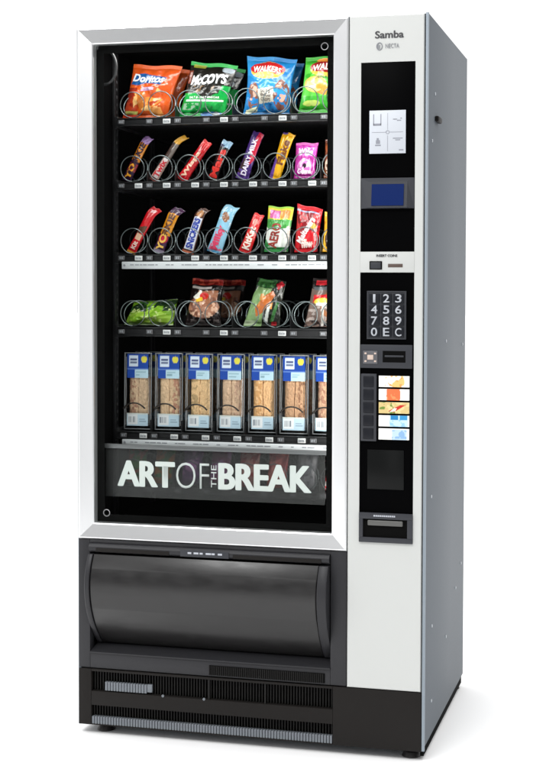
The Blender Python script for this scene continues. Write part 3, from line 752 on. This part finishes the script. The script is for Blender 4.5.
bar('orange and purple bar with dark tip folded over, second on the third shelf', .1640, 1.230, .2090, 1.348, .031, (60, 26, 64),
    [('rect', 0, .40, 1, .88, (216, 140, 26)), ('ell', .5, .32, .45, .45, (200, 30, 60)), ('rect', 0, 0, 1, .08, (150, 140, 160)), ('rect', 0, .88, 1, 1, (70, 34, 70))], R3, [('RKIE', .63, .058, .018, (90, 50, 30)), ('YO', .24, .048, .021, (240, 190, 90))], (.024, -.002), seed=22)
bar('brown bar with white panel and blue lettering, third on the third shelf', .2470, 1.229, .2820, 1.348, .034, (80, 46, 34),
    [('rect', .08, .08, .92, .80, (222, 224, 236)), ('rect', 0, 0, 1, .05, (190, 100, 70)), ('ell', .5, .87, .3, .3, (190, 130, 80))], R3, [('SNICKERS', .44, .082, .021, (26, 56, 160))], (.020, -.004), seed=23, wt=.028)
bar('pale blue bar with pink lettering and brown patch, fourth on the third shelf', .3200, 1.229, .3610, 1.353, .042, (142, 196, 222),
    [('ell', .5, .76, .26, .34, (150, 100, 70), 30), ('noise', (0, .6, 1, 1), 5, .6, (200, 226, 240), 3), ('noise', (.1, .05, .95, .5), 5, .62, (226, 120, 150), 4), ('rect', 0, .0, 1, .05, (70, 150, 200))], R3, [('Milky', .32, .066, .026, (216, 62, 100))], (.012, -.002), seed=24, wt=.040, thick=.009)
bar('slim red bar with cream lettering, fifth on the third shelf', .4040, 1.230, .4390, 1.330, .034, (204, 30, 34),
    [('ell', .5, .40, .42, .9, (214, 60, 50)), ('rect', .0, .92, 1, 1, (220, 50, 50)), ('ell', .5, .80, .25, .3, (226, 130, 120))], R3, [('KitKat', .38, .062, .022, (246, 226, 214))], (.004, 0), seed=25, wt=.028)
P = pack('sweet_bag', 'green and white sweet packet with pink and yellow top on the third shelf', 'sweet bag', R3, (.4660, 1.3510), (.5350, 1.3470), (.4570, 1.2310), (.5220, 1.2310), .150, .011, (222, 224, 218),
    [('rect', 0, 0, 1, .10, (50, 140, 70)), ('poly', [(0, .10), (.25, .12), (.0, .30)], (50, 140, 70)), ('rect', 0, .56, 1, .74, (90, 170, 90)), ('noise', (0, .5, 1, .75), 6, .5, (60, 140, 60), 3), ('rect', 0, .72, 1, 1, (220, 200, 60)), ('rect', .1, .74, .52, .92, (222, 110, 170)), ('rect', .56, .74, .92, .92, (236, 140, 70)),
     ('noise', (.1, .74, .5, .92), 10, .6, (180, 70, 140), 3), ('rect', 0, .96, 1, 1, (150, 200, 60)), ('noise', (.88, 0, 1, .6), 8, .5, (190, 180, 170), 4)], nu=52, nv=90, lean=.012, seed=26)
pack_text(P, 'AERO', .40, .36, .066, .026, (150, 50, 40), 82, .035, off=.0008)
P = pack('sweet_bag', 'red chocolate ball bag with white lettering at the right of the third shelf', 'sweet bag', R3, (.5440, 1.3560), (.6120, 1.3420), (.5390, 1.2300), (.6010, 1.2310), .150, .012, (190, 16, 30),
    [('noise', (0, .45, 1, .9), 5, .56, (120, 12, 24), 3), ('ell', .75, .58, .12, .12, (190, 150, 60)), ('rect', 0, .86, .9, .89, (150, 160, 190)), ('enoise', .5, .2, .3, .14, 8, .5, (220, 190, 180), 2), ('rect', 0, .94, 1, 1, (206, 24, 36))], nu=52, nv=90, lean=.012, seed=27)
pack_text(P, 'Maltesers', .45, .48, .074, .018, (240, 226, 224), 62, .035); pack_text(P, 'new', .56, .16, .030, .016, (230, 214, 206), 5, .03)
pack('sweet_bag', 'yellow sweet bag cut off by the window frame on the third shelf', 'sweet bag', R3, (.6170, 1.3350), (.6820, 1.3340), (.6140, 1.2310), (.6800, 1.2310), .150, .011, (220, 164, 40),
    [('enoise', .5, .32, .4, .6, 6, .45, (60, 40, 30), 3), ('enoise', .5, .3, .35, .5, 8, .62, (230, 226, 220), 6), ('noise', (0, .7, 1, 1), 5, .55, (196, 130, 30), 4)], nu=48, nv=60, lean=.012, seed=28)

# ------------------------------------------------------------------ fourth shelf
R4 = 'bigger snack bags on the fourth shelf'
pack('grape_bag', 'low clear bag of green grapes at the left of the fourth shelf', 'fruit bag', R4, (.0760, 1.1000), (.2020, 1.1080), (.0600, 1.0370), (.1990, 1.0370), .170, .026, (128, 178, 44),
    [('noise', (0, 0, 1, .75), 7, .55, (164, 208, 70), 3), ('noise', (0, .55, 1, 1), 5, .42, (30, 54, 26), 5), ('noise', (0, .6, .5, 1), 7, .55, (60, 110, 50), 6), ('rect', 0, .93, 1, 1, (20, 30, 20)), ('noise', (0, 0, 1, .7), 14, .7, (210, 232, 140), 8), ('rect', 0, 0, 1, .04, (190, 200, 170))], nu=80, nv=50, lean=.03, seed=31, lumps=6, pinch=.02)
P = pack('nut_bag', 'dark bag showing brown nuts under a red and white badge on the fourth shelf', 'snack bag', R4, (.2500, 1.1640), (.3360, 1.1600), (.2330, 1.0370), (.3350, 1.0370), .165, .020, (26, 16, 16),
    [('rect', .0, .86, 1, .98, (150, 34, 30)), ('noise', (0, .86, 1, .98), 7, .55, (210, 80, 60), 3), ('rect', .05, .78, .7, .83, (190, 180, 176)), ('ell', .5, .40, .46, .30, (176, 120, 92)), ('rect', .32, .40, .90, .74, (160, 104, 76)),
     ('enoise', .5, .42, .44, .34, 7, .52, (126, 78, 58), 4), ('enoise', .5, .36, .42, .26, 10, .60, (222, 178, 150), 6), ('poly', [(.16, .60), (.40, .76), (.52, .62), (.30, .54)], (236, 232, 220)), ('ell', .52, .64, .14, .10, (214, 36, 34)), ('poly', [(.26, .56), (.44, .62), (.48, .54), (.3, .5)], (236, 190, 40)),
     ('rect', .05, .06, .95, .14, (120, 110, 108)), ('noise', (.05, .03, .95, .16), 12, .5, (30, 20, 20), 5)], nu=70, nv=84, lean=.02, seed=32, lumps=5)
again(P, 'dark and red nut bag standing behind the front nut bag', .030, .10, 0)
P = pack('snack_bag', 'green snack pouch with an orange diagonal picture on the fourth shelf', 'snack bag', R4, (.4300, 1.1640), (.5080, 1.1560), (.3960, 1.0370), (.4960, 1.0370), .165, .018, (30, 34, 26),
    [('poly', [(0, 0), (.0, .62), (.12, .84), (.62, .80), (.5, .3), (.5, 0)], (134, 168, 110)), ('poly', [(.05, .84), (.10, 1), (.72, .98), (.66, .82)], (64, 120, 60)), ('noise', (.05, .82, .7, 1), 8, .5, (40, 80, 44), 3),
     ('poly', [(.30, .20), (.50, .30), (.78, .66), (.66, .76), (.40, .64), (.22, .40)], (192, 104, 44)), ('noise', (.3, .3, .75, .7), 8, .6, (224, 150, 80), 4), ('poly', [(.55, .1), (.62, .42), (.70, .44), (.66, .08)], (216, 220, 214)),
     ('poly', [(.72, .90), (.86, .98), (.98, .92), (.82, .78)], (206, 34, 50)), ('poly', [(.72, .1), (.86, .56), (.92, .5), (.82, .1)], (50, 110, 50)), ('rect', .76, .02, .9, .10, (170, 30, 40)), ('poly', [(0, .02), (.35, .02), (.3, .12), (0, .12)], (180, 196, 160))], nu=70, nv=84, lean=.02, seed=33)
P = pack('snack_bag', 'grey brown snack bag with red and yellow label, cut off by the window frame', 'snack bag', R4, (.5810, 1.1640), (.6800, 1.1640), (.5620, 1.0370), (.6800, 1.0370), .165, .018, (112, 92, 84),
    [('rect', 0, .78, 1, 1, (30, 22, 22)), ('rect', .10, .86, .66, .96, (206, 44, 54)), ('rect', .08, .76, .70, .83, (96, 100, 104)), ('enoise', .75, .40, .4, .5, 6, .45, (150, 96, 60), 3), ('rect', .10, .50, .62, .66, (204, 34, 40)), ('ell', .34, .52, .20, .09, (236, 206, 80)), ('rect', .2, .43, .55, .49, (230, 226, 220)),
     ('noise', (0, .05, 1, .42), 9, .55, (170, 156, 150), 5), ('noise', (0, 0, 1, .14), 9, .5, (50, 40, 40), 6), ('rect', .38, .02, .44, .44, (200, 196, 190))], nu=70, nv=84, lean=.02, seed=34)

# ------------------------------------------------------------------ sixth row, seen through the smoked sign
R6 = 'sweet packets behind the smoked sign'
for x, base, c2, label in (
    (.1010, (190, 70, 40), (70, 130, 50), 'red and green sweet packet behind the letter A of the smoked sign'),
    (.1800, (206, 130, 50), (70, 140, 70), 'orange and green sweet packet behind the letter T of the smoked sign'),
    (.2585, (110, 50, 130), (190, 120, 190), 'purple sweet packet behind the letter O of the smoked sign'),
    (.3370, (150, 40, 110), (190, 130, 190), 'pink and purple sweet packet behind the small upright word on the smoked sign'),
    (.4160, (196, 24, 40), (230, 150, 140), 'red sweet packet behind the letter R of the smoked sign'),
    (.4945, (186, 26, 36), (240, 120, 110), 'red sweet packet behind the letters E and A of the smoked sign'),
    (.5730, (150, 150, 156), (90, 92, 100), 'silver grey sweet packet behind the letter K of the smoked sign'),
    (.6515, (200, 24, 40), (236, 226, 224), 'red sweet packet peeping out right of the smoked sign')):
    k = int(x*1000)
    pack('sweet_packet', label, 'sweet packet', R6, (x-.024, .7080), (x+.030, .7060), (x-.030, .6150), (x+.024, .6150), .150, .011, base,
         [('noise', (0, 0, 1, 1), 4, .58, c2, k % 7), ('ell', .5, .55, .3, .3, c2), ('rect', .2, .45, .8, .6, tuple(min(255, c+40) for c in c2))], nu=28, nv=40, lean=.012, seed=60+k % 9)

# ------------------------------------------------------------------ sandwiches
def plate(name, x0, x1, z0, z1, y, base, layers, parent, nu=40, nv=24, m=CARD, th=.0008):
    uu, vv = np.meshgrid(np.linspace(0, 1, nu+1), np.linspace(0, 1, nv+1)); u = uu.ravel(); v = vv.ravel(); N = len(u)
    verts = [(x0+a*(x1-x0), y, z0+b*(z1-z0)) for a, b in zip(u, v)]
    idx = np.arange(N).reshape(nv+1, nu+1)
    fr = np.stack([idx[:-1, :-1].ravel(), idx[:-1, 1:].ravel(), idx[1:, 1:].ravel(), idx[1:, :-1].ravel()], 1).tolist()
    edge = list(idx[0, :])+list(idx[1:, -1])+list(idx[-1, -2::-1])+list(idx[-2:0:-1, 0]); ne = len(edge)
    verts += [(verts[i][0], y+th, verts[i][2]) for i in edge]
    fr += [(edge[i], N+i, N+(i+1) % ne, edge[(i+1) % ne]) for i in range(ne)]
    me = bpy.data.meshes.new(name); me.from_pydata(verts, [], fr)
    col = paint(u, v, base, layers, (z1-z0)/(x1-x0)); col = np.concatenate([col, np.tile(np.array(lin(base)), (ne, 1))])
    at = me.color_attributes.new('print', 'FLOAT_COLOR', 'POINT'); at.data.foreach_set('color', np.concatenate([col, np.ones((len(col), 1))], 1).ravel().astype(np.float32))
    return link(name, me, m, parent)
def bread_mesh(seed, tone, filling):
    """cut face of a stack of slices standing on edge: vertical slices with filling between"""
    nu, nv = 70, 80
    uu, vv = np.meshgrid(np.linspace(0, 1, nu+1), np.linspace(0, 1, nv+1)); u = uu.ravel(); v = vv.ravel(); N = len(u)
    s = u*2+.10*(vnoise(u, v, 3.2, seed)-.5)
    mid = (np.abs(s-1) < .035) & (vnoise(v*2, u*0, 4, seed) > .25)
    side = (u < .30+.18*vnoise(v, u*0, 9, seed)) if seed % 2 == 0 else (u > .72-.12*vnoise(v, u*0, 9, seed))
    y = -.010+.010*mid+.0024*(vnoise(u, v, 16, seed)-.5)+.0016*(vnoise(u, v, 34, seed+2)-.5)
    y = y+.010*(np.abs(u-.5)*2)**6
    col = np.tile(np.array(lin(tone)), (N, 1))
    n = .5*vnoise(u, v, 30, seed+4)+.5*vnoise(u*1.6, v, 9, seed+6)
    col *= (.90+.42*n)[:, None]
    fb = (vnoise(u, v*1.4, 11, seed+5) > .45) & side
    col[fb] = (np.array(lin(filling))[None, :]*.55+col*.45)[fb]
    fine = np.abs(np.sin(s*np.pi*2)) < .10
    col[fine] *= .86
    col[mid] *= .55
    crust = (u < .025) | (u > .975) | (v > .98) | (v < .02)
    col[crust] = np.array(lin((170, 122, 80)))
    verts = [(-.0285+a*.057, yy, b*.100) for a, b, yy in zip(u, v, y)]
    idx = np.arange(N).reshape(nv+1, nu+1)
    fr = np.stack([idx[:-1, :-1].ravel(), idx[:-1, 1:].ravel(), idx[1:, 1:].ravel(), idx[1:, :-1].ravel()], 1).tolist()
    edge = list(idx[0, :])+list(idx[1:, -1])+list(idx[-1, -2::-1])+list(idx[-2:0:-1, 0]); ne = len(edge)
    verts += [(verts[i][0]*.92, .03, .05+(verts[i][2]-.05)*.92) for i in edge]
    fr += [(edge[i], N+i, N+(i+1) % ne, edge[(i+1) % ne]) for i in range(ne)]
    fr.append(tuple(N+i for i in range(ne))[::-1])
    me = bpy.data.meshes.new('bread'); me.from_pydata(verts, [], fr)
    for p in me.polygons: p.use_smooth = True
    col = np.concatenate([col, np.tile(np.array(lin(tone)), (ne, 1))])
    at = me.color_attributes.new('print', 'FLOAT_COLOR', 'POINT'); at.data.foreach_set('color', np.concatenate([np.clip(col, 0, 1), np.ones((len(col), 1))], 1).ravel().astype(np.float32))
    me.materials.append(print_mat('bread_crumb', .8, .3, 400, .2))
    return me
TONES = [((214, 184, 152), (150, 80, 70)), ((220, 188, 152), (176, 96, 84)), ((232, 194, 146), (150, 130, 90)), ((212, 180, 150), (190, 150, 130)), ((236, 190, 140), (210, 150, 80)), ((196, 156, 122), (110, 60, 40)), ((204, 166, 136), (140, 80, 70))]
BLUE = (20, 62, 146)
ORD = ['first sandwich pack from the left, pale bread with dark pink filling', 'second sandwich pack from the left, pale bread with mottled pink filling', 'third sandwich pack from the left, golden bread with green filling', 'fourth sandwich pack from the left, greyish bread with pale filling',
       'fifth sandwich pack from the left, orange toned bread and filling', 'sixth sandwich pack from the left, brown bread with dark filling', 'seventh sandwich pack, cut off by the right window frame']
def sandwich(i, x, y, label, group, front=True):
    z = .7580; y += .0035*math.sin(i*2.1)
    t = thing('sandwich_pack', label, 'sandwich', (x, y, z), group)
    # clear tray with rim
    bm = bmesh.new(); hw = .0385; h = .206
    for x0, x1, z0, z1 in ((-hw, -hw+.0030, 0, h), (hw-.0030, hw, 0, h), (-hw+.003, hw-.003, h-.003, h), (-hw+.003, hw-.003, 0, .003)):
        box(bm, x+x0, x+x1, y-.002, y+.002, z+z0, z+z1, .001)
    for xx in (-.0325, .0325):  # thin grey lines modelled in place of highlights on the clear film
        tube(bm, [(x+xx+.0006*math.sin(k*1.3+i), y-.0026, z+.012+k*.0152) for k in range(13)], .0009, 6)
    obj('tray_rim_highlights', bm, mat('rim_and_highlight', (.20, .21, .22), .12, .1, 1.0), t)
    bm = bmesh.new()
    bk = .045
    vs = [bm.verts.new(c) for c in ((x-hw+.002, y, z+.002), (x+hw-.002, y, z+.002), (x+hw-.002, y, z+h-.002), (x-hw+.002, y, z+h-.002), (x-hw+.008, y+bk, z+.012), (x+hw-.008, y+bk, z+.012), (x+hw-.008, y+bk, z+h-.02), (x-hw+.008, y+bk, z+h-.02))]
    for f in ((0, 1, 5, 4), (1, 2, 6, 5), (2, 3, 7, 6), (3, 0, 4, 7), (4, 5, 6, 7)): bm.faces.new([vs[k] for k in f])
    obj('clear_tray', bm, M_film, t, smooth=False)
    tone, fill = TONES[i]
    me = bread_mesh(40+i, tone, fill)
    b = bpy.data.objects.new('bread', me); COL.objects.link(b); b.parent = t; b.matrix_parent_inverse = Matrix.Translation(-Vector(t.location)); b.location = (x+.001, y+.012, z+.040)
    hd = plate('header_label', x-.0295, x+.0295, z+.138, z+.202, y-.0030, BLUE,
          [('rect', .08, .50, .52, .94, (196, 208, 222)), ('ell', .80, .78, .145, .15, (206, 196, 70)), ('rect', .36, .0, 1, .36, (168, 196, 208)), ('rect', 0, .36, 1, .40, (90, 120, 180)),
           ('rect', .14, .62, .46, .68, (90, 100, 130)), ('rect', .14, .72, .46, .80, (60, 70, 110)), ('rect', .42, .10+.02*(i % 3), .60+.05*(i % 4), .16+.02*(i % 3), (120, 150, 160)), ('rect', .42, .22, .88-.06*(i % 3), .27, (130, 160, 170)), ('rect', .72, .76, .88, .79, (150, 130, 40))], t)
    plate('price_label', x-.0295, x+.0295, z+.010, z+.044, y-.0030, (176, 200, 214),
          [('rect', .04, .12, .5, .9, (214, 218, 220)), ('rect', 0, .90, 1, 1, (200, 206, 200)), *[('rect', .10+.045*k, .28, .10+.045*k+(.012, .028, .018)[(k+i) % 3], .74, (120, 128, 138)) for k in range(7)], ('rect', .60, .3, .92, .38, (130, 150, 165)), ('rect', .60, .5, .86, .58, (140, 160, 175))], t)
    if front:
        # film lying over the bread
        t.rotation_euler = (math.radians(-1.5), 0, math.radians(3.5*math.sin(i*1.7+.5)))
        bm = bmesh.new(); box(bm, x-.034, x+.034, y-.0018, y-.0012, z+.0445, z+.1315); obj('film_window', bm, MATS['thin_film'], t, smooth=False)
    return t
clear_mat('thin_film', (.95, .95, .95), .03, .15)
for i, x in enumerate(SX):
    sandwich(i, x, .150, ORD[i]+' on the lowest shelf', 'sandwich packs in a row on the lowest shelf')
for i, x in enumerate(SX):
    sandwich((i+3) % 7, x+.001, .228, 'sandwich pack standing directly behind the %s front one' % ['first', 'second', 'third', 'fourth', 'fifth', 'sixth', 'seventh'][i], 'second row of sandwich packs', False)
